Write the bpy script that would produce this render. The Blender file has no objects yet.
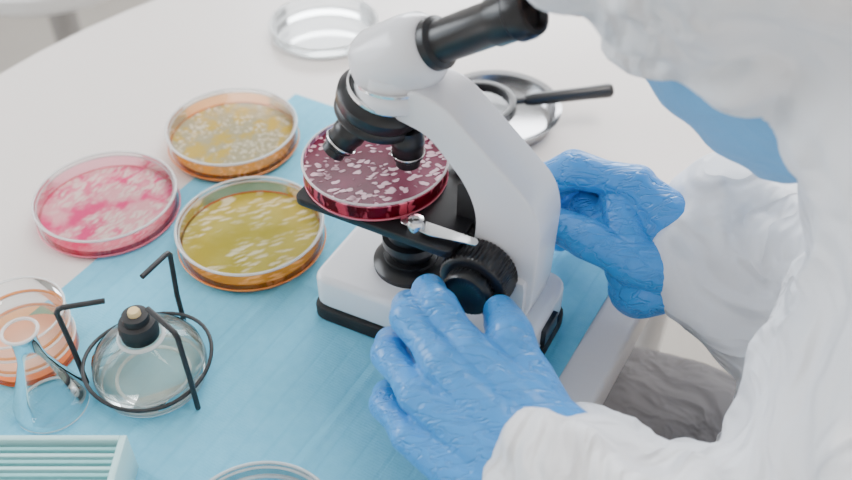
import bpy, bmesh, math, random
from mathutils import Vector, Matrix
random.seed(4)
V=Vector
COL=bpy.context.scene.collection

# ------------------------------------------------------------------ helpers
def link(o,parent=None):
    COL.objects.link(o)
    if parent: o.parent=parent
    return o
def empty(name,loc=(0,0,0),rotz=0):
    e=bpy.data.objects.new(name,None); e.location=loc; e.rotation_euler=(0,0,rotz); e.empty_display_size=.02
    COL.objects.link(e); return e
def mesh_obj(name,verts,faces,mat=None,parent=None,smooth=True,angle=35):
    me=bpy.data.meshes.new(name); me.from_pydata([tuple(v) for v in verts],[],faces); me.validate()
    bm=bmesh.new(); bm.from_mesh(me); bmesh.ops.recalc_face_normals(bm,faces=bm.faces); bm.to_mesh(me); bm.free()
    if smooth:
        me.shade_smooth(); me.set_sharp_from_angle(angle=math.radians(angle))
    if mat: me.materials.append(mat)
    return link(bpy.data.objects.new(name,me),parent)
def bm_obj(name,bm,mat=None,parent=None,smooth=True,angle=35):
    bmesh.ops.recalc_face_normals(bm,faces=bm.faces)
    me=bpy.data.meshes.new(name); bm.to_mesh(me); bm.free()
    if smooth:
        me.shade_smooth()
        if angle: me.set_sharp_from_angle(angle=math.radians(angle))
    if mat: me.materials.append(mat)
    return link(bpy.data.objects.new(name,me),parent)
def bake(o):
    bpy.context.view_layer.update()
    dg=bpy.context.evaluated_depsgraph_get()
    me=bpy.data.meshes.new_from_object(o.evaluated_get(dg))
    o.modifiers.clear(); o.data=me
def lathe(name,prof,mat=None,parent=None,loc=(0,0,0),seg=64,angle=35,M=None,jag=None):
    vs=[];rings=[];fs=[]
    for r,z in prof:
        if r<=1e-7:
            rings.append([len(vs)]); vs.append(V((0,0,z)))
        else:
            k=[]
            for i in range(seg):
                a=2*math.pi*i/seg; k.append(len(vs))
                rr=r*(1+(jag if (jag and i%2) else 0))
                vs.append(V((rr*math.cos(a),rr*math.sin(a),z)))
            rings.append(k)
    for A,B in zip(rings,rings[1:]):
        for i in range(seg):
            j=(i+1)%seg
            if len(A)==1 and len(B)==1: continue
            if len(A)==1: fs.append((A[0],B[i],B[j]))
            elif len(B)==1: fs.append((A[i],A[j],B[0]))
            else: fs.append((A[i],A[j],B[j],B[i]))
    if M is not None: vs=[M@v for v in vs]
    o=mesh_obj(name,vs,fs,mat,parent,True,angle); o.location=loc; return o
def align(p,d,):
    q=V(d).normalized().to_track_quat('Z','Y'); return Matrix.Translation(V(p))@q.to_matrix().to_4x4()
def tube(name,pts,r,mat,parent=None,closed=False,smooth=False,res=8):
    cu=bpy.data.curves.new(name,'CURVE'); cu.dimensions='3D'; cu.bevel_depth=r; cu.bevel_resolution=res//2; cu.use_fill_caps=True
    sp=cu.splines.new('NURBS' if smooth else 'POLY'); sp.points.add(len(pts)-1)
    for p,c in zip(sp.points,pts): p.co=(*c,1)
    if smooth: sp.order_u=3; sp.use_endpoint_u=not closed; sp.resolution_u=8
    sp.use_cyclic_u=closed
    t=bpy.data.objects.new(name+'_c',cu); COL.objects.link(t)
    bpy.context.view_layer.update()
    me=bpy.data.meshes.new_from_object(t.evaluated_get(bpy.context.evaluated_depsgraph_get()))
    bpy.data.objects.remove(t); me.name=name; me.materials.clear(); me.materials.append(mat); me.shade_smooth()
    return link(bpy.data.objects.new(name,me),parent)
def round_poly(pts,rad,n=5):
    out=[];N=len(pts)
    for i in range(N):
        p=V(pts[i]);a=V(pts[i-1]);b=V(pts[(i+1)%N])
        r=rad[i] if isinstance(rad,(list,tuple)) else rad
        if r<=0: out.append(p);continue
        u=(a-p);v=(b-p);r1=min(r,u.length*.49,v.length*.49)
        s=p+u.normalized()*r1;e=p+v.normalized()*r1
        for k in range(n+1):
            t=k/n; out.append((1-t)**2*s+2*t*(1-t)*p+t*t*e)
    return out
def prism(name,pts,lo,hi,mat,parent=None,axis='z',bevel=.001,seg=2,loc=(0,0,0),rotz=0):
    bm=bmesh.new(); A=[];B=[]
    for p in pts:
        if axis=='z': A.append(bm.verts.new((p[0],p[1],lo)));B.append(bm.verts.new((p[0],p[1],hi)))
        else: A.append(bm.verts.new((p[0],lo,p[1])));B.append(bm.verts.new((p[0],hi,p[1])))
    n=len(pts); top=bm.faces.new(B); bot=bm.faces.new(A[::-1])
    for i in range(n): bm.faces.new((A[i],A[(i+1)%n],B[(i+1)%n],B[i]))
    bmesh.ops.recalc_face_normals(bm,faces=bm.faces)
    if bevel>0:
        ed=list(set(top.edges[:]+bot.edges[:]))
        bmesh.ops.bevel(bm,geom=ed,offset=bevel,segments=seg,profile=.5,affect='EDGES',clamp_overlap=True)
    o=bm_obj(name,bm,mat,parent,True,40); o.location=loc; o.rotation_euler=(0,0,rotz); return o
def box(name,c,s,mat,parent=None,bevel=.001,rotz=0,angle=40):
    x,y,z=[k/2 for k in s]
    return prism(name,[(-x,-y),(x,-y),(x,y),(-x,y)],-z,z,mat,parent,'z',min(bevel,min(s)*.3),2,c,rotz)
def rect(x0,x1,y0,y1): return [(x0,y0),(x1,y0),(x1,y1),(x0,y1)]
def add_sphere(bm,p,r,seg=20):
    bmesh.ops.create_uvsphere(bm,u_segments=seg,v_segments=seg//2+2,radius=r,matrix=Matrix.Translation(V(p)))
def add_ell(bm,c,rad,R=None,seg=32):
    M=Matrix.Translation(V(c))
    if R is not None: M=M@R.to_4x4()
    M=M@Matrix.Diagonal((*rad,1))
    bmesh.ops.create_uvsphere(bm,u_segments=seg,v_segments=seg//2,radius=1,matrix=M)
def add_cap(bm,p1,r1,p2,r2,seg=20):
    p1=V(p1);p2=V(p2);add_sphere(bm,p2,r2,seg)
    d=p2-p1
    if d.length<1e-5: return
    M=align((p1+p2)/2,d)
    bmesh.ops.create_cone(bm,cap_ends=True,cap_tris=False,segments=seg,radius1=r1,radius2=r2,depth=d.length,matrix=M)
def add_chain(bm,ch,seg=20):
    add_sphere(bm,ch[0][0],ch[0][1],seg)
    for (p,r),(q,s) in zip(ch,ch[1:]): add_cap(bm,p,r,q,s,seg)
def blob(name,bm,voxel,smooth_it,mat,parent=None,post=None):
    me=bpy.data.meshes.new(name); bm.to_mesh(me); bm.free()
    o=link(bpy.data.objects.new(name,me),parent)
    m=o.modifiers.new('r','REMESH'); m.mode='VOXEL'; m.voxel_size=voxel
    s=o.modifiers.new('s','SMOOTH'); s.factor=.5; s.iterations=smooth_it
    if post: post(o)
    bake(o); o.data.shade_smooth(); o.data.materials.clear(); o.data.materials.append(mat)
    return o

# ------------------------------------------------------------------ materials
def nmat(name):
    m=bpy.data.materials.new(name); m.use_nodes=True; nt=m.node_tree
    return m,nt,nt.nodes.get('Principled BSDF'),nt.nodes.get('Material Output')
def pmat(name,col,rough=.5,metal=0,spec=.5,bump=0,bscale=50,bdetail=3,coat=0,sheen=0,var=0,bdist=.002):
    m,nt,b,o=nmat(name); N=nt.nodes;L=nt.links
    b.inputs['Base Color'].default_value=(*col,1);b.inputs['Roughness'].default_value=rough;b.inputs['Metallic'].default_value=metal
    b.inputs['Specular IOR Level'].default_value=spec; b.inputs['Coat Weight'].default_value=coat
    b.inputs['Sheen Weight'].default_value=sheen
    tc=N.new('ShaderNodeTexCoord'); nz=N.new('ShaderNodeTexNoise'); nz.inputs['Scale'].default_value=bscale; nz.inputs['Detail'].default_value=bdetail
    L.new(tc.outputs['Object'],nz.inputs['Vector'])
    if bump:
        bp=N.new('ShaderNodeBump');bp.inputs['Strength'].default_value=bump;bp.inputs['Distance'].default_value=bdist
        L.new(nz.outputs['Fac'],bp.inputs['Height']);L.new(bp.outputs['Normal'],b.inputs['Normal'])
    if var:
        mx=N.new('ShaderNodeMix');mx.data_type='RGBA';mx.inputs[6].default_value=(*[c*(1-var) for c in col],1);mx.inputs[7].default_value=(*[min(1,c*(1+var)) for c in col],1)
        L.new(nz.outputs['Fac'],mx.inputs[0]);L.new(mx.outputs[2],b.inputs['Base Color'])
    return m
def glass(name,face=(.97,.98,.98),edge=(.8,.85,.85),refl=1.0,rough=.02,blend=.35):
    m,nt,b,o=nmat(name);N=nt.nodes;L=nt.links;N.remove(b)
    fr=N.new('ShaderNodeLayerWeight');fr.inputs['Blend'].default_value=.22
    lw=N.new('ShaderNodeLayerWeight');lw.inputs['Blend'].default_value=blend
    mc=N.new('ShaderNodeMix');mc.data_type='RGBA';mc.inputs[6].default_value=(*face,1);mc.inputs[7].default_value=(*edge,1)
    L.new(lw.outputs['Facing'],mc.inputs[0])
    tr=N.new('ShaderNodeBsdfTransparent');L.new(mc.outputs[2],tr.inputs['Color'])
    gl=N.new('ShaderNodeBsdfGlossy');gl.inputs['Roughness'].default_value=rough
    mu=N.new('ShaderNodeMath');mu.operation='MULTIPLY';mu.inputs[1].default_value=refl;mu.use_clamp=True
    L.new(fr.outputs['Fresnel'],mu.inputs[0])
    mx=N.new('ShaderNodeMixShader');L.new(mu.outputs[0],mx.inputs[0]);L.new(tr.outputs[0],mx.inputs[1]);L.new(gl.outputs[0],mx.inputs[2])
    L.new(mx.outputs[0],o.inputs['Surface']);return m
def rimmat(name,col,alpha=.55,rough=.15):
    m,nt,b,o=nmat(name)
    b.inputs['Base Color'].default_value=(*col,1);b.inputs['Roughness'].default_value=rough;b.inputs['Alpha'].default_value=alpha
    return m
def colony(name,agar,agar2,col,vs=(300,300),rot=0,thr=(.25,.4),reg=(40,.45,.55),dist=.004,bump=.5,rough=.3,mix=(.38,.62),ms=45,spec=.5):
    m,nt,b,o=nmat(name);N=nt.nodes;L=nt.links
    tc=N.new('ShaderNodeTexCoord')
    nz=N.new('ShaderNodeTexNoise');nz.inputs['Scale'].default_value=120;L.new(tc.outputs['Object'],nz.inputs['Vector'])
    sb=N.new('ShaderNodeVectorMath');sb.operation='SUBTRACT';sb.inputs[1].default_value=(.5,.5,.5);L.new(nz.outputs['Color'],sb.inputs[0])
    sc=N.new('ShaderNodeVectorMath');sc.operation='SCALE';sc.inputs['Scale'].default_value=dist;L.new(sb.outputs[0],sc.inputs[0])
    ad=N.new('ShaderNodeVectorMath');L.new(tc.outputs['Object'],ad.inputs[0]);L.new(sc.outputs[0],ad.inputs[1])
    mp=N.new('ShaderNodeMapping');mp.vector_type='TEXTURE';mp.inputs['Rotation'].default_value=(0,0,rot);L.new(ad.outputs[0],mp.inputs['Vector'])
    mp2=N.new('ShaderNodeMapping');mp2.inputs['Scale'].default_value=(vs[0],vs[1],1);L.new(mp.outputs[0],mp2.inputs['Vector'])
    vo=N.new('ShaderNodeTexVoronoi');vo.inputs['Scale'].default_value=1;L.new(mp2.outputs[0],vo.inputs['Vector'])
    r1=N.new('ShaderNodeMapRange');r1.inputs['From Min'].default_value=thr[0];r1.inputs['From Max'].default_value=thr[1];r1.inputs['To Min'].default_value=1;r1.inputs['To Max'].default_value=0
    L.new(vo.outputs['Distance'],r1.inputs['Value'])
    n2=N.new('ShaderNodeTexNoise');n2.inputs['Scale'].default_value=reg[0];n2.inputs['Detail'].default_value=4;L.new(tc.outputs['Object'],n2.inputs['Vector'])
    r2=N.new('ShaderNodeMapRange');r2.inputs['From Min'].default_value=reg[1];r2.inputs['From Max'].default_value=reg[2];L.new(n2.outputs['Fac'],r2.inputs['Value'])
    mu=N.new('ShaderNodeMath');mu.operation='MULTIPLY';L.new(r1.outputs[0],mu.inputs[0]);L.new(r2.outputs[0],mu.inputs[1])
    n3=N.new('ShaderNodeTexNoise');n3.inputs['Scale'].default_value=ms;n3.inputs['Detail'].default_value=6;L.new(tc.outputs['Object'],n3.inputs['Vector'])
    r3=N.new('ShaderNodeMapRange');r3.inputs['From Min'].default_value=mix[0];r3.inputs['From Max'].default_value=mix[1];L.new(n3.outputs['Fac'],r3.inputs['Value'])
    m1=N.new('ShaderNodeMix');m1.data_type='RGBA';m1.inputs[6].default_value=(*agar,1);m1.inputs[7].default_value=(*agar2,1);L.new(r3.outputs[0],m1.inputs[0])
    m2=N.new('ShaderNodeMix');m2.data_type='RGBA';m2.inputs[7].default_value=(*col,1);L.new(m1.outputs[2],m2.inputs[6]);L.new(mu.outputs[0],m2.inputs[0])
    L.new(m2.outputs[2],b.inputs['Base Color'])
    bp=N.new('ShaderNodeBump');bp.inputs['Strength'].default_value=bump;bp.inputs['Distance'].default_value=.001;L.new(mu.outputs[0],bp.inputs['Height']);L.new(bp.outputs[0],b.inputs['Normal'])
    b.inputs['Roughness'].default_value=rough;b.inputs['Specular IOR Level'].default_value=spec;return m
def fabric(name,col,rough=.75,strength=.6,scale=9,trans=0):
    m,nt,b,o=nmat(name);N=nt.nodes;L=nt.links
    b.inputs['Base Color'].default_value=(*col,1);b.inputs['Roughness'].default_value=rough;b.inputs['Sheen Weight'].default_value=.15
    b.inputs['Specular IOR Level'].default_value=.25
    tc=N.new('ShaderNodeTexCoord')
    n1=N.new('ShaderNodeTexNoise');n1.inputs['Scale'].default_value=scale;n1.inputs['Detail'].default_value=3;n1.inputs['Distortion'].default_value=1.2;L.new(tc.outputs['Object'],n1.inputs['Vector'])
    s=N.new('ShaderNodeMath');s.operation='SUBTRACT';s.inputs[1].default_value=.5;L.new(n1.outputs['Fac'],s.inputs[0])
    a=N.new('ShaderNodeMath');a.operation='ABSOLUTE';L.new(s.outputs[0],a.inputs[0])
    bp=N.new('ShaderNodeBump');bp.inputs['Strength'].default_value=strength;bp.inputs['Distance'].default_value=.06;bp.invert=True;L.new(a.outputs[0],bp.inputs['Height'])
    n2=N.new('ShaderNodeTexNoise');n2.inputs['Scale'].default_value=600;L.new(tc.outputs['Object'],n2.inputs['Vector'])
    b2=N.new('ShaderNodeBump');b2.inputs['Strength'].default_value=.15;b2.inputs['Distance'].default_value=.0005;L.new(n2.outputs['Fac'],b2.inputs['Height']);L.new(bp.outputs[0],b2.inputs['Normal'])
    L.new(b2.outputs[0],b.inputs['Normal'])
    return m

M_table=pmat('table_laminate',(.77,.72,.69),.32,spec=.4,bump=.02,bscale=300)
M_white=pmat('white_enamel',(.84,.84,.87),.25,spec=.5,coat=.3)
M_black=pmat('black_plastic',(.010,.010,.012),.30)
M_blackm=pmat('black_matte',(.018,.018,.02),.55)
M_rub=pmat('rubber',(.012,.012,.012),.7)
M_chrome=pmat('chrome',(.75,.75,.75),.18,metal=1)
M_steel=pmat('brushed_steel',(.42,.42,.43),.22,metal=1,bump=.05,bscale=400)
M_glass=glass('clear_glass')
M_glass_lid=glass('lid_plastic',(.97,.975,.975),(.88,.9,.9),.9,.05)
M_wall_or=glass('orange_glow_plastic',(.98,.56,.28),(.95,.34,.10),.8,.04)  # orange glow from the dish contents put into the clear wall's tint
M_wall_pk=glass('pink_rim_plastic',(.98,.55,.64),(.92,.32,.42),.8,.04)
M_wall_rd=glass('red_rim_plastic',(.95,.42,.50),(.85,.22,.32),.8,.04)
M_rim=rimmat('rim_plastic',(.86,.89,.9),.5)
M_rim_or=rimmat('rim_orange_glow',(.95,.34,.08),.7)  # edges coloured orange for the light they pick up from the contents
M_rim_pk=rimmat('rim_pink',(.95,.25,.35),.6)
def glove_mat():
    m=pmat('nitrile_glove',(.055,.32,.78),.30,spec=.5,bump=.45,bscale=70,bdetail=4,bdist=.003)
    nt=m.node_tree;N=nt.nodes;L=nt.links;b=N['Principled BSDF']
    tc=N.new('ShaderNodeTexCoord');mp=N.new('ShaderNodeMapping');mp.inputs['Rotation'].default_value=(.4,.3,.9);mp.inputs['Scale'].default_value=(60,230,120);L.new(tc.outputs['Object'],mp.inputs[0])
    n=N.new('ShaderNodeTexNoise');n.inputs['Scale'].default_value=1;n.inputs['Detail'].default_value=2;n.inputs['Distortion'].default_value=.6;L.new(mp.outputs[0],n.inputs['Vector'])
    s=N.new('ShaderNodeMath');s.operation='SUBTRACT';s.inputs[1].default_value=.5;L.new(n.outputs['Fac'],s.inputs[0])
    a=N.new('ShaderNodeMath');a.operation='ABSOLUTE';L.new(s.outputs[0],a.inputs[0])
    r=N.new('ShaderNodeMapRange');r.inputs['From Min'].default_value=0;r.inputs['From Max'].default_value=.06;L.new(a.outputs[0],r.inputs['Value'])
    bp=N.new('ShaderNodeBump');bp.inputs['Strength'].default_value=.5;bp.inputs['Distance'].default_value=.0015;L.new(r.outputs[0],bp.inputs['Height'])
    old=b.inputs['Normal'].links[0].from_socket;L.new(old,bp.inputs['Normal']);L.new(bp.outputs[0],b.inputs['Normal'])
    return m
M_glove=glove_mat()
M_suit=fabric('tyvek_suit',(.88,.88,.90),.7,.7,10)
M_trouser=fabric('grey_trousers',(.22,.215,.23),.8,.5,14)
M_mask=fabric('surgical_mask_blue',(.15,.43,.76),.7,.1,30)
M_skin=pmat('skin',(.72,.45,.34),.5,bump=.05,bscale=300)
M_hair=pmat('dark_hair',(.025,.018,.015),.5,bump=.4,bscale=200)

# ------------------------------------------------------------------ table frame: n (across), d (along)
DD=V((.5,.866,0)); NN=V((.866,-.5,0))
def T(n,d,z=0): return NN*n+DD*d+V((0,0,z))
out=[]
out.append((-.074,-.12));out.append((-.074,.93))
for k in range(0,19):
    a=math.radians(92+k*88/18); out.append((-.05+.57*math.cos(a),.37+.57*math.sin(a)))
out.append((-.62,-.12))
rad=[.06,.03]+[0]*19+[.12]
pts=round_poly([(p[0],p[1]) for p in out],rad,8)
tab=empty('table')
prism('table_top',[tuple(T(p[0],p[1]).xy) for p in pts],-.028,0,M_table,tab,'z',.004,3)
leg_m=pmat('leg_metal',(.6,.6,.62),.35,metal=.6)
for i,(n,d) in enumerate([(-.14,-.02),(-.55,-.02),(-.14,.80),(-.42,.68)]):
    p=T(n,d); lathe('leg_%d'%(i+1),[(0,-.749),(.02,-.749),(.02,-.74),(.016,-.735),(.02,-.03),(.03,-.028),(0,-.028)],leg_m,tab,p,24)

def napkin():
    m,nt,b,o=nmat('blue_napkin_mat');N=nt.nodes;L=nt.links
    tc=N.new('ShaderNodeTexCoord')
    w=N.new('ShaderNodeTexWave');w.wave_type='BANDS';w.bands_direction='X';w.inputs['Scale'].default_value=22;w.inputs['Distortion'].default_value=.3;L.new(tc.outputs['Object'],w.inputs['Vector'])
    r=N.new('ShaderNodeMapRange');r.inputs['From Min'].default_value=.90;r.inputs['From Max'].default_value=1;L.new(w.outputs['Fac'],r.inputs['Value'])
    v=N.new('ShaderNodeTexVoronoi');v.inputs['Scale'].default_value=600;v.inputs['Randomness'].default_value=.3;L.new(tc.outputs['Object'],v.inputs['Vector'])
    nz=N.new('ShaderNodeTexNoise');nz.inputs['Scale'].default_value=160;nz.inputs['Detail'].default_value=6;L.new(tc.outputs['Object'],nz.inputs['Vector'])
    mx=N.new('ShaderNodeMix');mx.data_type='RGBA';mx.inputs[6].default_value=(.13,.47,.675,1);mx.inputs[7].default_value=(.205,.59,.785,1);L.new(nz.outputs['Fac'],mx.inputs[0])
    m2=N.new('ShaderNodeMix');m2.data_type='RGBA';m2.inputs[7].default_value=(.12,.44,.64,1);L.new(mx.outputs[2],m2.inputs[6])
    k=N.new('ShaderNodeMath');k.operation='MULTIPLY';k.inputs[1].default_value=.3;L.new(r.outputs[0],k.inputs[0]);L.new(k.outputs[0],m2.inputs[0])
    L.new(m2.outputs[2],b.inputs['Base Color']);b.inputs['Roughness'].default_value=.85;b.inputs['Specular IOR Level'].default_value=.15
    s=N.new('ShaderNodeMath');s.operation='MULTIPLY_ADD';s.inputs[1].default_value=-.6;L.new(r.outputs[0],s.inputs[0]);L.new(v.outputs['Distance'],s.inputs[2])
    bp=N.new('ShaderNodeBump');bp.inputs['Strength'].default_value=.35;bp.inputs['Distance'].default_value=.0007;L.new(s.outputs[0],bp.inputs['Height']);L.new(bp.outputs[0],b.inputs['Normal'])
    n0,n1,d0,d1=-.392,-.098,.02,.474
    NX,NY=180,240;vs=[];fs=[]
    for top in (1,0):
        for j in range(NY+1):
            for i in range(NX+1):
                x=(n1-n0)*(i/NX-.5);y=(d1-d0)*(j/NY-.5)
                z=.0008
                z+=.0009*math.exp(-((x+.03)/.0020)**2)+.0009*math.exp(-((y-.06)/.0020)**2)+.0009*math.exp(-((y+.09)/.0020)**2)+.0007*math.exp(-((x-.055)/.0020)**2)
                e=max(0,(abs(y)-.2)/.027)
                z+=.0004*e*(1+math.sin(x*60))
                z+=.0003*(1+math.sin(x*31+2*math.sin(y*23))*math.sin(y*37))
                if not top: z=.0001
                vs.append((x,y,z))
    K=(NX+1)*(NY+1)
    for j in range(NY):
        for i in range(NX):
            a=j*(NX+1)+i; fs.append((a,a+1,a+NX+2,a+NX+1)); fs.append((K+a,K+a+NX+1,K+a+NX+2,K+a+1))
    bd=[i for i in range(NX+1)]+[j*(NX+1)+NX for j in range(1,NY+1)]+[NY*(NX+1)+i for i in range(NX-1,-1,-1)]+[j*(NX+1) for j in range(NY-1,0,-1)]
    for a,c in zip(bd,bd[1:]+bd[:1]): fs.append((a,c,K+c,K+a))
    o=mesh_obj('blue_napkin',vs,fs,m,None,True,50)
    o.location=T((n0+n1)/2,(d0+d1)/2,.0003); o.rotation_euler=(0,0,math.radians(-30))
    return o
napkin()

# ------------------------------------------------------------------ petri dishes
def torus_ring(name,R,r,z,mat,parent,seg=96):
    prof=[(R+r*math.cos(a),z+r*math.sin(a)) for a in [2*math.pi*k/8 for k in range(9)]]
    return lathe(name,prof,mat,parent,(0,0,0),seg,180)
def petri(loc,R,content=None,wall=None,rim=None,lid=True,h=.014,ag_h=.005,rot=0):
    e=empty('petri_dish',loc,rot); wall=wall or M_glass; rim=rim or M_rim
    Ri=R-.0022 if lid else R
    lathe('base_wall',([] if content else [(0,.0004),(Ri-.001,.0004)])+[(Ri,.0014),(Ri,h-.001)],wall,e,seg=96)
    torus_ring('base_foot',Ri-.0004,.0008,.0012,rim,e); torus_ring('base_rim',Ri,.0007,h-.001,M_rim,e)
    if content:
        lathe('agar',[(0,ag_h),(Ri-.004,ag_h),(Ri-.0008,ag_h+.0008),(Ri-.0008,.0008),(0,.0006)],content,e,seg=96)
    if lid:
        lathe('lid',[(R,.004),(R,h+.0005),(R-.0008,h+.0012),(0,h+.0012)],M_glass_lid,e,seg=96)
        torus_ring('lid_edge',R-.0006,.0009,h+.0008,M_rim,e); torus_ring('lid_skirt',R,.0006,.004,rim,e)
    return e
C_pink=colony('pink_culture',(.80,.045,.22),(.84,.40,.45),(.90,.77,.70),(150,480),math.radians(55),(.3,.6),(34,.42,.54),.006,mix=(.40,.56),ms=70)
C_tan=colony('tan_culture',(.60,.44,.07),(.44,.41,.26),(.80,.76,.60),(300,300),0,(.28,.5),(60,.44,.54),.006,mix=(.42,.55),ms=110)
C_yel=colony('yellow_culture',(.44,.37,.015),(.54,.47,.08),(.84,.80,.52),(85,330),math.radians(25),(.27,.48),(30,.42,.52),.005)
C_mag=colony('magenta_culture',(.095,.002,.019),(.18,.006,.045),(.82,.52,.60),(180,255),math.radians(20),(.36,.46),(30,.34,.42),.008,1.0,mix=(.35,.65),rough=.45,spec=.2)
N0=.0015
petri((-.2125,.466,0),.0465,C_pink,M_wall_pk,M_rim_pk,h=.016)
petri((-.140,.541,N0+.0005),.047,C_tan,M_wall_or,M_rim_or,h=.016)
petri((-.1120,.4350,N0+.0005),.047,C_yel,M_wall_or,M_rim_or,h=.016)
petri((-.0871,.7024,0),.0465,None,None,None,h=.010)
petri((-.0797,.2226,N0+.0005),.040,None,None,None,h=.010)
st=empty('petri_dish_stack',(-.227,.344,N0))
R=.0265
M_med=pmat('pale_orange_medium',(.86,.46,.30),.4)
for k in range(3):
    z=k*.0115
    prof=[(R-.0004,z+.0008),(R,z+.0015),(R,z+.0106)]
    if k==2: prof=[(0,z+.0008)]+prof
    lathe('dish_%d_wall'%(k+1),prof,M_wall_or if k<1 else M_glass,st,seg=80)
    torus_ring('dish_%d_rim'%(k+1),R,.0007,z+.0108,M_rim,st,80)
    torus_ring('dish_%d_foot'%(k+1),R-.0008,.0008,z+.0010,M_rim_or,st,80)
lathe('medium',[(0,.004),(R-.001,.004),(R-.001,.0008),(0,.0008)],M_med,st,seg=80)

# ------------------------------------------------------------------ erlenmeyer flask
fl=empty('erlenmeyer_flask',(-.203,.305,N0))
lathe('glass_body',[(0,.001),(.0175,.001),(.0195,.0035),(.019,.008),(.0075,.040),(.0066,.046),(.0066,.058),(.0085,.0605),(.0088,.062)],glass('flask_glass',(.985,.99,.99),(.80,.86,.87),1.2,.02,.3),fl,seg=64,angle=60)
torus_ring('lip',.0086,.0009,.0618,M_rim,fl,48)
torus_ring('base_edge',.0185,.0009,.0022,M_rim,fl,48)

# ------------------------------------------------------------------ spirit lamp with stand
sp=empty('spirit_lamp',(-.1526,.3256,N0))
lathe('glass_reservoir',[(0,.0005),(.027,.0005),(.0305,.004),(.031,.012),(.0295,.02),(.022,.029),(.0125,.033),(.0105,.035),(.0105,.041)],glass('lamp_glass',(.97,.98,.96),(.72,.78,.76),1.1,.02,.35),sp,seg=80,angle=60)
lathe('alcohol',[(0,.0135),(.0300,.0135)],rimmat('alcohol_liq',(.48,.55,.47),.38,.08),sp,seg=64)
torus_ring('liquid_line',.0300,.0005,.0135,M_rim,sp)
torus_ring('reservoir_base_ring',.0285,.0012,.0022,M_rim,sp)
torus_ring('inner_base_ring',.020,.0010,.0020,M_rim,sp)
torus_ring('neck_ring',.0118,.0012,.0350,M_rim,sp)
lathe('wick_cap',[(.0092,.036),(.0100,.036),(.0103,.044),(.0096,.0465),(.007,.047),(.007,.0515),(.0055,.0520),(.0036,.0520),(.0036,.044)],M_blackm,sp,seg=40)
lathe('wick',[(.0034,.03),(.0034,.0535),(.0028,.0548),(0,.055)],pmat('cotton_wick',(.80,.62,.32),.9,bump=.5,bscale=900),sp,seg=24)
stn=empty('wire_tripod_stand',(-.1526,.3256,N0))
R=.0345;zr=.016
arc=[(R*math.cos(math.radians(a)),R*math.sin(math.radians(a)),zr+.002*math.sin(math.radians(a*2+40))) for a in range(0,360,8)]
tube('holding_ring',arc,.0011,M_blackm,stn,closed=True)
for i,(a,da,ri,dr) in enumerate([(188,-6,.013,.001),(72,10,.017,.003),(-38,8,.012,-.001)]):
    a2=math.radians(a+da);a=math.radians(a);c,s=math.cos(a),math.sin(a);r=R+.0022
    tube('arm_%d'%(i+1),[(c*r,s*r,.0012),(c*r,s*r,.03),(c*(r+dr),s*(r+dr),.0585),(c*(r+dr-.0015),s*(r+dr-.0015),.0610),(c*(r+dr-.004),s*(r+dr-.004),.0620),(math.cos(a2)*ri,math.sin(a2)*ri,.0625)],.0015,M_blackm,stn)

# ------------------------------------------------------------------ slide box
sb=empty('microscope_slide_box',(-.194,.232,N0+.0005))
M_box=pmat('box_plastic',(.46,.74,.75),.35,spec=.4)
M_sl2=pmat('slide_frost',(.24,.56,.58),.4)
box('tray_floor',(0,0,.0012),(.093,.068,.002),M_box,sb,.0005)
box('side_right',(.0448,0,.0145),(.0035,.068,.029),M_box,sb,.0008); box('side_left',(-.0448,0,.0145),(.0035,.068,.029),M_box,sb,.0008)
box('side_far',(0,.0325,.0145),(.086,.003,.029),M_box,sb,.0008); box('side_near',(0,-.0325,.0145),(.086,.003,.029),M_box,sb,.0008)
for k in range(16):
    y=-.028+k*.0037
    box('slide_%d'%(k+1),(0,y,.0142),(.085,.0018,.025),M_sl2 if k%2 else M_box,sb,.0002)

# ------------------------------------------------------------------ steel dish + magnifier
sd=empty('steel_dish',(.0535,.570,0))
lathe('bowl',[(0,.0008),(.038,.0008),(.041,.003),(.0440,.014),(.0475,.0155),(.0475,.0163),(.0433,.0152),(.0400,.0042),(.036,.0022),(0,.0022)],M_steel,sd,seg=96,angle=50)
mg=empty('magnifying_glass',(.0385,.560,.0225)); mg.rotation_euler=(0,math.radians(-3),math.radians(7))
lathe('frame',[(.0250,-.004),(.0275,-.0035),(.0275,.0035),(.0250,.004),(.0225,.0035),(.0225,-.0035),(.0250,-.004)],M_black,mg,seg=72)
lathe('lens',[(0,.002),(.012,.0015),(.0228,.0002)],glass('lens',(.93,.95,.97),(.8,.85,.9),1.3,.02),mg,seg=48)
lathe('handle',[(0,.0260),(.0026,.0260),(.0026,.034),(.0038,.035),(.0048,.040),(.0050,.08),(.0054,.095),(.0054,.098),(.0040,.100),(0,.100)],M_black,mg,seg=24,M=Matrix.Rotation(math.radians(90),4,'Y'))

# ------------------------------------------------------------------ MICROSCOPE
MO=V((-.012,.385,0)); MA=math.atan2(-.469,.883)
ms=empty('microscope',(MO.x,MO.y,N0),MA)
base=round_poly([(-.042,-.037),(.090,-.032),(.090,.032),(-.042,.037)],[.010,.012,.012,.010],5)
foot=round_poly([(-.0435,-.0385),(.0915,-.0335),(.0915,.0335),(-.0435,.0385)],[.010,.012,.012,.010],5)
prism('foot_rubber',foot,0,.010,M_rub,ms,'z',.0015)
prism('base',base,.010,.034,M_white,ms,'z',.004,4)
ZS=.0900
lathe('illuminator',[(0,.034),(.022,.034),(.022,.037),(.019,.040),(.016,.041),(.016,.043),(0,.043)],M_black,ms,(0.004,0,0),48)
lathe('condenser',[(0,.042),(.0125,.042),(.013,.050),(.0165,.051),(.0165,.056),(.0135,.057),(.0135,.070),(.018,.071),(.018,ZS-.005),(0,ZS-.005)],M_black,ms,(0.004,0,0),48)
stg=round_poly(rect(-.048,.046,-.036,.038),.005,4)
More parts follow.
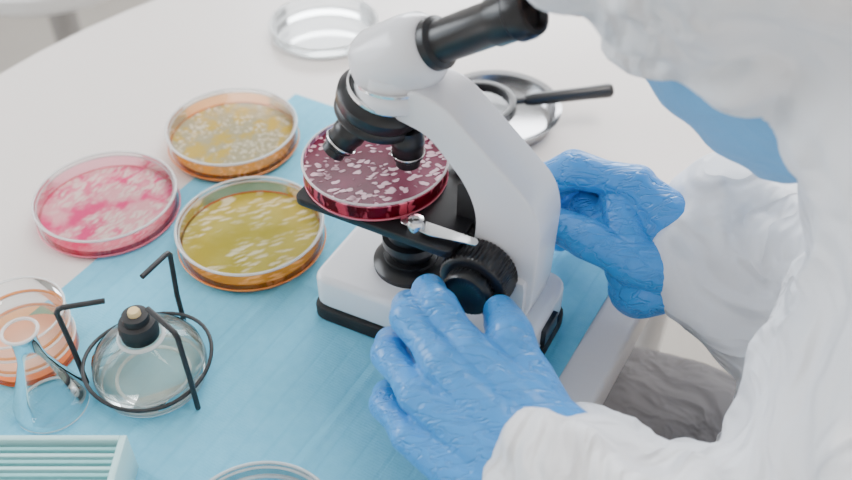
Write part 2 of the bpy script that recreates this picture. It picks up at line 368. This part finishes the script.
prism('stage',stg,ZS-.005,ZS,M_black,ms,'z',.0008)
box('stage_bracket',(.044,0,ZS-.010),(.03,.028,.012),M_blackm,ms,.002)
arm=[(.002,.144),(.022,.140),(.043,.117),(.050,.100),(.049,.080),(.042,.060),(.040,.031),(.077,.031),(.084,.045),(.085,.102),(.080,.117),(.031,.160),(.012,.164)]
armp=round_poly(arm,[.003,.008,.012,.012,.012,.012,.0,0,.01,.014,.014,.008,.004],5)
prism('arm',armp,-.0145,.0145,M_white,ms,'y',.003,4)
box('arm_foot_housing',(.062,0,.050),(.038,.038,.036),M_white,ms,.004)
box('focus_rack',(.043,0,.094),(.014,.016,.035),M_blackm,ms,.002)
RY=Matrix.Rotation(math.radians(90),4,'X')
for sgn,nm in ((1,'near'),(-1,'far')):
    Mx=Matrix.Translation((.057,0,.068))@(RY if sgn==1 else Matrix.Rotation(math.radians(-90),4,'X'))
    lathe('coarse_knob_'+nm,[(0,.015),(.0185,.015),(.0195,.017),(.0195,.030),(.018,.032),(.015,.0325),(0,.0325)],M_black,ms,seg=96,M=Mx,jag=-.04,angle=50)
    lathe('fine_knob_'+nm,[(0,.0320),(.013,.0320),(.0135,.033),(.0135,.0385),(.0125,.0398),(.008,.0398),(.007,.0390),(0,.0390)],M_black,ms,seg=72,M=Mx,jag=-.04,angle=50)
lathe('tilt_screw_near',[(0,0),(.006,0),(.006,.003),(.004,.004),(0,.004)],M_black,ms,M=Matrix.Translation((.074,-.0185,.042))@RY,seg=24)
box('power_switch',(.0908,.0,.022),(.004,.018,.012),M_black,ms,.001)
# turret
tax=V((-.30,0,-.95)).normalized()
tp=V((-.010,-.002,.147))
MT=align(tp,tax)
lathe('turret_disc',[(0,-.004),(.017,-.004),(.0215,-.001),(.0230,.001),(.0230,.006),(.0220,.0075),(.0215,.0085),(.0225,.010),(.0225,.013),(.019,.0165),(.012,.019),(0,.019)],M_black,ms,seg=72,M=MT)
lathe('turret_ring',[(.0185,-.0055),(.0195,-.005),(.0195,-.0035),(.0185,-.003)],M_chrome,ms,seg=64,M=MT)
def objective(nm,p,d,l,mt=M_black):
    lathe(nm,[(0,0),(.0085,0),(.0085,.006),(.0088,.0065),(.0088,l*.45),(.0082,l*.5),(.0082,l*.78),(.0065,l*.84),(.0065,l),(.0035,l+.0005),(.0030,l-.001),(0,l-.001)],mt,ms,seg=40,M=align(p,d))
    lathe(nm+'_band',[(.0088,l*.66),(.0090,l*.67),(.0090,l*.70),(.0083,l*.71)],M_chrome,ms,seg=40,M=align(p,d))
objective('objective_low',V((.004,-.002,.132)),(0,0,-1),.024)
objective('objective_mid',V((-.018,-.012,.135)),(-.50,-.38,-.78),.024)
objective('objective_high',V((-.012,.014,.134)),(-.30,.62,-.75),.028)
# head
lathe('nosepiece_collar',[(0,.147),(.018,.147),(.0205,.149),(.0215,.153),(.0205,.157),(.019,.159),(.019,.166),(0,.166)],M_white,ms,(-.003,0,0),seg=64)
lathe('collar_band',[(.0192,.1588),(.0212,.1588),(.0212,.1602),(.0192,.1602)],M_chrome,ms,(-.003,0,0),seg=64)
ed=V((math.cos(math.radians(33)),0,math.sin(math.radians(33))))
h0=V((-.015,0,.161))
lathe('head_housing',[(0,-.003),(.014,-.003),(.0172,-.001),(.0184,.003),(.0186,.025),(.0176,.033),(.0145,.038),(.0125,.039),(0,.039)],M_white,ms,seg=64,M=align(h0,ed),angle=60)
lathe('eyepiece_tube',[(0,.036),(.0128,.036),(.0128,.043),(.0102,.0445),(.0102,.074),(.0112,.0755),(.0112,.086),(.0125,.0875),(.0125,.093),(.0115,.096),(.0095,.0965),(.0080,.093),(0,.093)],M_black,ms,seg=56,M=align(h0,ed))
lathe('eyepiece_lens',[(0,.0938),(.008,.0938)],M_glass,ms,seg=32,M=align(h0,ed))
for s in (-1,1):
    lathe('clip_screw_%s'%('near' if s<0 else 'far'),[(0,ZS),(.0048,ZS),(.0050,ZS+.003),(.0050,ZS+.006),(.0040,ZS+.0075),(.0022,ZS+.008),(.0022,ZS+.007),(0,ZS+.007)],M_chrome,ms,(.023,s*.0285,0),32)
    cl=round_poly([(.013,s*.0265),(.019,s*.024),(.056,s*.0235),(.0575,s*.028),(.032,s*.0325),(.015,s*.031)],.002,4)
    prism('clip_strip_%s'%('near' if s<0 else 'far'),cl,ZS+.003,ZS+.004,M_chrome,ms,'z',.0002,1)
MW=Matrix.Translation((MO.x,MO.y,N0))@Matrix.Rotation(MA,4,'Z')
pc=MW@V((-.0180,.001,ZS+.0002))
petri(tuple(pc),.0395,C_mag,M_wall_rd,M_rim_pk,lid=False,h=.0125,ag_h=.008)

# ------------------------------------------------------------------ PERSON
per=empty('lab_technician')
def Lw(b,w,z): return V((MO.x,MO.y,0))+V((.883,-.469,0))*b+V((.469,.883,0))*w+V((0,0,z))
def glove(name,wrist,fore,mcps,fingers,thumb,extra=(),pr=.0125,fs=1.0):
    bm=bmesh.new()
    W=V(wrist)
    add_chain(bm,[(fore,.026),(W,.0235)])
    idx=[V(m) for m in mcps]
    side=(idx[0]-idx[-1]).normalized()
    for k,m in enumerate(idx):
        off=side*(.0165-.011*k)
        add_chain(bm,[(W+off,.0185),((W+off)*.45+m*.55,pr+.002),(m,pr-.0018-.0006*k)])
    for a,c in zip(idx,idx[1:]):
        add_chain(bm,[(a*.72+W*.28,pr-.0015),(c*.72+W*.28,pr-.002)]); 
        add_chain(bm,[(a*.45+W*.55,pr+.002),(c*.45+W*.55,pr+.001)])
    for k,f in enumerate(fingers):
        r0=[.0097,.0097,.0093,.0084][k]*fs
        p=[idx[k]]+[V(q) for q in f]
        add_chain(bm,[(p[0],r0+.0006),((p[0]+p[1])/2,r0-.0013),(p[1],r0+.0004),((p[1]+p[2])/2,r0-.0014),(p[2],r0-.0004),((p[2]+p[3])/2,r0-.0014),(p[3],r0-.0020)])
    t=[V(q) for q in thumb]
    add_chain(bm,[(W*.75+t[0]*.25,.019),(t[0],.017),(t[1],.0128),((t[1]+t[2])/2,.0106),(t[2],.0118),((t[2]+t[3])/2,.0106),(t[3],.0088)])
    add_chain(bm,[(t[0],.014),((t[0]+idx[0])/2,.0115),(idx[0]*.8+W*.2,.011)])
    for a,ra,c,rc in extra: add_chain(bm,[(a,ra),(c,rc)])
    return blob(name,bm,.0010,3,M_glove,per)
W1=V((.066,.224,.042)); E1=V((.245,.115,-.005))
glove('left_glove',W1,W1+(E1-W1).normalized()*.05,
 [(.0210,.2800,.077),(.0070,.2730,.077),(-.0040,.2640,.066),(-.0080,.2520,.050)],
 [[(.0060,.3030,.083),(.0015,.3230,.073),(.0060,.3290,.057)],
  [(-.0080,.3000,.079),(-.0090,.3235,.061),(-.0015,.3300,.048)],
  [(-.0180,.2930,.060),(-.0185,.3165,.041),(-.0110,.3230,.029)],
  [(-.0200,.2790,.038),(-.0205,.2975,.022),(-.0130,.3050,.013)]],
 [(.0560,.2510,.056),(.0480,.2710,.068),(.0400,.2890,.078),(.0370,.3110,.071)])
W2=V((.163,.368,.048)); E2=V((.34,.30,-.03))
glove('right_glove',W2,W2+(E2-W2).normalized()*.05,
 [(.1160,.3940,.084),(.1210,.4070,.074),(.1260,.4180,.060),(.1310,.4230,.044)],
 [[(.0830,.4060,.086),(.0600,.4040,.076),(.0530,.3950,.066)],
  [(.0860,.4210,.072),(.0670,.4180,.058),(.0610,.4060,.050)],
  [(.0950,.4320,.050),(.0770,.4280,.036),(.0700,.4160,.030)],
  [(.1060,.4370,.032),(.0930,.4360,.018),(.0850,.4270,.012)]],
 [(.1380,.3600,.052),(.1120,.3570,.060),(.0880,.3690,.067),(.0700,.3830,.067)],
 extra=[(W2,.020,V((.120,.360,.038)),.018),(V((.112,.362,.060)),.013,V((.108,.394,.074)),.011),(V((.112,.362,.05)),.013,V((.112,.400,.055)),.012),(V((.105,.368,.058)),.011,V((.092,.400,.062)),.010)],fs=1.14)

F=V((-.38,.30,-.87)).normalized(); U=V((-.80,.30,.45)); U=(U-F*U.dot(F)).normalized(); Rr=F.cross(U)
HC=V((.129,.357,.271))
HR=Matrix((Rr,F,U)).transposed()
def H(x,y,z): return HC+Rr*x+F*y+U*z
bm=bmesh.new()
add_ell(bm,Lw(.39,0,-.14),(.145,.18,.14),Matrix.Rotation(MA,3,'Z'))
add_ell(bm,Lw(.335,0,.0),(.140,.18,.16),Matrix.Rotation(MA,3,'Z'))
add_ell(bm,Lw(.32,0,.08),(.130,.175,.12),Matrix.Rotation(MA,3,'Z'))
S1=Lw(.31,-.175,.125);S2=Lw(.31,.175,.125)
add_chain(bm,[(S1,.085),(Lw(.32,0,.13),.11),(S2,.085)],32)
add_chain(bm,[(Lw(.30,.01,.14),.10),(H(0,-.06,-.06),.090)],32)
d1=(W1-E1).normalized(); d2=(W2-E2).normalized()
add_chain(bm,[(S1,.082),(S1*.5+E1*.5,.074),(E1,.070),(E1*.5+W1*.5,.068),(E1*.2+W1*.8,.057),(W1+d1*.002+V((.005,.004,0)),.046)],32)
add_chain(bm,[(S2,.082),(S2*.5+E2*.5,.074),(E2,.070),(E2*.5+W2*.5+V((0,.005,.01)),.064),(E2*.25+W2*.75+V((0,.008,.012)),.060),(W2+V((.002,.008,.010)),.048)],32)
add_ell(bm,H(0,-.036,.014),(.104,.124,.132),HR,48)
cut_bm=bmesh.new(); add_ell(cut_bm,H(0,.084,-.012),(.060,.094,.098),HR,48)
cme=bpy.data.meshes.new('cut');cut_bm.to_mesh(cme);cut_bm.free();cut=bpy.data.objects.new('cut',cme);COL.objects.link(cut)
tex=bpy.data.textures.new('folds','CLOUDS');tex.noise_scale=.07;tex.noise_depth=2
tex2=bpy.data.textures.new('folds2','DISTORTED_NOISE');tex2.noise_scale=.05;tex2.distortion=1.2
def post(o):
    d=o.modifiers.new('d','DISPLACE');d.texture=tex;d.strength=.024;d.mid_level=.5;d.texture_coords='LOCAL'
    d=o.modifiers.new('d2','DISPLACE');d.texture=tex2;d.strength=.007;d.mid_level=.5;d.texture_coords='LOCAL'
    b=o.modifiers.new('b','BOOLEAN');b.operation='DIFFERENCE';b.object=cut;b.solver='EXACT'
blob('protective_suit',bm,.0055,6,M_suit,per,post)
bpy.data.objects.remove(cut)

# head
bm=bmesh.new()
add_ell(bm,H(0,-.008,.025),(.070,.085,.080),HR); add_ell(bm,H(0,.018,-.030),(.056,.060,.080),HR)
add_sphere(bm,H(0,.052,-.088),.024); add_sphere(bm,H(.028,.040,-.060),.030); add_sphere(bm,H(-.028,.040,-.060),.030)
add_chain(bm,[(H(0,.074,.018),.008),(H(0,.090,-.012),.011)]); add_sphere(bm,H(.009,.082,-.015),.008);add_sphere(bm,H(-.009,.082,-.015),.008)
add_chain(bm,[(H(-.04,.062,.030),.011),(H(0,.074,.032),.010),(H(.04,.062,.030),.011)])
add_chain(bm,[(H(-.018,.072,-.048),.008),(H(0,.078,-.048),.009),(H(.018,.072,-.048),.008)])
for s in(-1,1): add_ell(bm,H(s*.068,-.012,.0),(.009,.020,.030),HR)
add_chain(bm,[(H(0,-.02,-.06),.052),(H(0,-.06,-.13),.055)])
blob('head',bm,.0025,4,M_skin,per)
M_eye=pmat('eye_white',(.85,.85,.83),.2);M_iris=pmat('iris',(.05,.025,.015),.2)
for s,nm in((-1,'left'),(1,'right')):
    bm=bmesh.new();add_sphere(bm,H(s*.030,.0655,.012),.0125,24);bm_obj('eye_'+nm,bm,M_eye,per,True,None)
    bm=bmesh.new();add_sphere(bm,H(s*.030,.0735,.011),.0058,20);bm_obj('iris_'+nm,bm,M_iris,per,True,None)
    tube('eyebrow_'+nm,[H(s*.014,.083,.034),H(s*.03,.080,.040),H(s*.046,.066,.036)],.0025,M_hair,per,smooth=True)
bm=bmesh.new();add_ell(bm,H(0,-.016,.034),(.076,.086,.082),HR);bm_obj('hair',bm,M_hair,per,True,None)
vs=[];fs=[];NX,NY=36,20
for j in range(NY+1):
    t=j/NY
    z=-.105+.112*t
    k=math.sin(math.pi*min(1,t*.62+.33))
    for i in range(NX+1):
        a=math.radians(-82+164*i/NX)
        pl=.0016*math.sin(t*math.pi*7)*math.cos(a)
        x=(.066-.006*abs(t-.5))*math.sin(a); y=.012+(.075+.022*k)*math.cos(a)+pl
        if t<.12: y-= .03*(1-t/.12)*math.cos(a); 
        vs.append(H(x,y,z))
for j in range(NY):
    for i in range(NX):
        a=j*(NX+1)+i;fs.append((a,a+1,a+NX+2,a+NX+1))
mk=mesh_obj('face_mask',vs,fs,M_mask,per,True,80); sm=mk.modifiers.new('s','SOLIDIFY');sm.thickness=.0015;bake(mk)
for s,nm in((-1,'left'),(1,'right')):
    tube('mask_loop_'+nm,[H(s*.065,.02,.0),H(s*.074,-.01,.012),H(s*.077,-.03,-.005),H(s*.072,-.01,-.05),H(s*.064,.02,-.09)],.0014,M_black,per,smooth=True)
bm=bmesh.new()
for s in(-1,1):
    add_chain(bm,[(Lw(.40,s*.09,-.20),.10),(Lw(.20,s*.105,-.205),.088),(Lw(-.03,s*.12,-.21),.066),(Lw(-.02,s*.12,-.42),.062),(Lw(.0,s*.12,-.68),.052)],28)
add_chain(bm,[(Lw(.41,-.08,-.20),.10),(Lw(.41,.08,-.20),.10)],28)
def post2(o):
    d=o.modifiers.new('d','DISPLACE');d.texture=tex;d.strength=.014;d.mid_level=.5
blob('trousers',bm,.008,5,M_trouser,per,post2)
bm=bmesh.new()
for s in(-1,1):
    add_chain(bm,[(Lw(.01,s*.12,-.69),.045),(Lw(-.0,s*.12,-.715),.034),(Lw(-.10,s*.12,-.717),.032),(Lw(-.15,s*.12,-.722),.027)],24)
blob('shoes',bm,.005,4,pmat('shoe_white',(.7,.7,.7),.5),per)
def stool(loc,r=.17,h=.44,mat=None):
    e=empty('round_stool',loc)
    lathe('seat',[(0,h-.045),(r-.01,h-.045),(r,h-.035),(r,h-.012),(r-.012,h),(0,h)],mat,e,seg=72)
    lathe('post',[(0,.03),(.025,.03),(.025,h-.045),(0,h-.045)],M_steel,e,seg=32)
    lathe('foot_plate',[(0,0),(.18,0),(.18,.008),(.03,.03),(0,.03)],M_steel,e,seg=64)
sw=pmat('stool_white',(.8,.8,.8),.4)
p=Lw(.42,0,-.75); stool(tuple(p),.17,.44,sw)
stool((-.66,1.50,-.75),.17,.45,sw)

# ------------------------------------------------------------------ room
M_floor=pmat('floor_vinyl',(.33,.30,.265),.5,bump=.03,bscale=60,var=.08)
M_wall=pmat('wall_paint',(.78,.76,.73),.8,bump=.05,bscale=200)
M_ceil=pmat('ceiling_paint',(.85,.85,.84),.9,bump=.02,bscale=100)
X0,X1,Y0,Y1,Z0,Z1=-2.4,2.2,-1.8,2.8,-.75,1.95
box('floor',((X0+X1)/2,(Y0+Y1)/2,Z0-.05),(X1-X0+.2,Y1-Y0+.2,.1),M_floor,None,.001)
box('ceiling',((X0+X1)/2,(Y0+Y1)/2,Z1+.05),(X1-X0+.2,Y1-Y0+.2,.1),M_ceil,None,.001)
zc=(Z0+Z1)/2;hh=Z1-Z0
box('wall_back',((X0+X1)/2,Y1+.05,zc),(X1-X0,.1,hh),M_wall,None,.001)
box('wall_front',((X0+X1)/2,Y0-.05,zc),(X1-X0,.1,hh),M_wall,None,.001)
box('wall_right',(X1+.05,(Y0+Y1)/2,zc),(.1,Y1-Y0,hh),M_wall,None,.001)
box('wall_left',(X0-.05,(Y0+Y1)/2,zc),(.1,Y1-Y0,hh),M_wall,None,.001)
box('baseboard_back',((X0+X1)/2,Y1-.008,Z0+.05),(X1-X0-.04,.015,.1),M_ceil,None,.002)
box('baseboard_left',(X0+.008,(Y0+Y1)/2,Z0+.05),(.015,Y1-Y0-.04,.1),M_ceil,None,.002)
m,nt,b,o=nmat('window_daylight');b.inputs['Base Color'].default_value=(.8,.9,1,1);b.inputs['Emission Color'].default_value=(.85,.93,1,1);b.inputs['Emission Strength'].default_value=2.5
def window(idx,c,w,h,rotz):
    e=empty('window_%d'%idx,c,rotz)
    box('pane',(0,0,0),(w,.01,h),m,e,.001)
    for nm,cc,ss in(('frame_top',(0,0,h/2),(w+.1,.05,.06)),('frame_bottom',(0,0,-h/2),(w+.1,.06,.06)),('frame_l',(-w/2,0,0),(.06,.05,h)),('frame_r',(w/2,0,0),(.06,.05,h)),('mullion',(0,0,0),(.04,.04,h))):
        box(nm,cc,ss,M_ceil,e,.004)
window(1,(X0+.02,.9,.75),1.9,1.4,math.radians(90))
window(2,(.3,Y1-.02,.75),2.0,1.4,0)
def area(name,loc,tgt,sx,sy,pw,col):
    l=bpy.data.lights.new(name,'AREA');l.shape='RECTANGLE';l.size=sx;l.size_y=sy;l.energy=pw;l.color=col
    o=bpy.data.objects.new(name,l);o.location=loc;o.rotation_euler=(V(tgt)-V(loc)).to_track_quat('-Z','Y').to_euler();COL.objects.link(o)
area('window_light_left',(X0+.08,.9,.8),(0,.5,0),1.8,1.3,48,(.93,.96,1))
area('window_light_back',(.3,Y1-.1,.8),(.1,.4,0),1.9,1.3,90,(.97,.98,1))
area('ceiling_light',(.6,.3,Z1-.03),(.3,.2,0),1.1,1.1,54,(1,.95,.91))
w=bpy.data.worlds.new('World');bpy.context.scene.world=w;w.use_nodes=True
w.node_tree.nodes['Background'].inputs['Color'].default_value=(.8,.88,1,1);w.node_tree.nodes['Background'].inputs['Strength'].default_value=.5

# ------------------------------------------------------------------ camera
cam=bpy.data.cameras.new('Camera');cam.sensor_width=36;cam.lens=36*920/852;cam.clip_start=.01
co=bpy.data.objects.new('Camera',cam);COL.objects.link(co);co.location=(0,0,.41);co.rotation_euler=(math.radians(90-43),0,0)
cam.dof.use_dof=True;cam.dof.focus_distance=.50;cam.dof.aperture_fstop=6.3
bpy.context.scene.camera=co
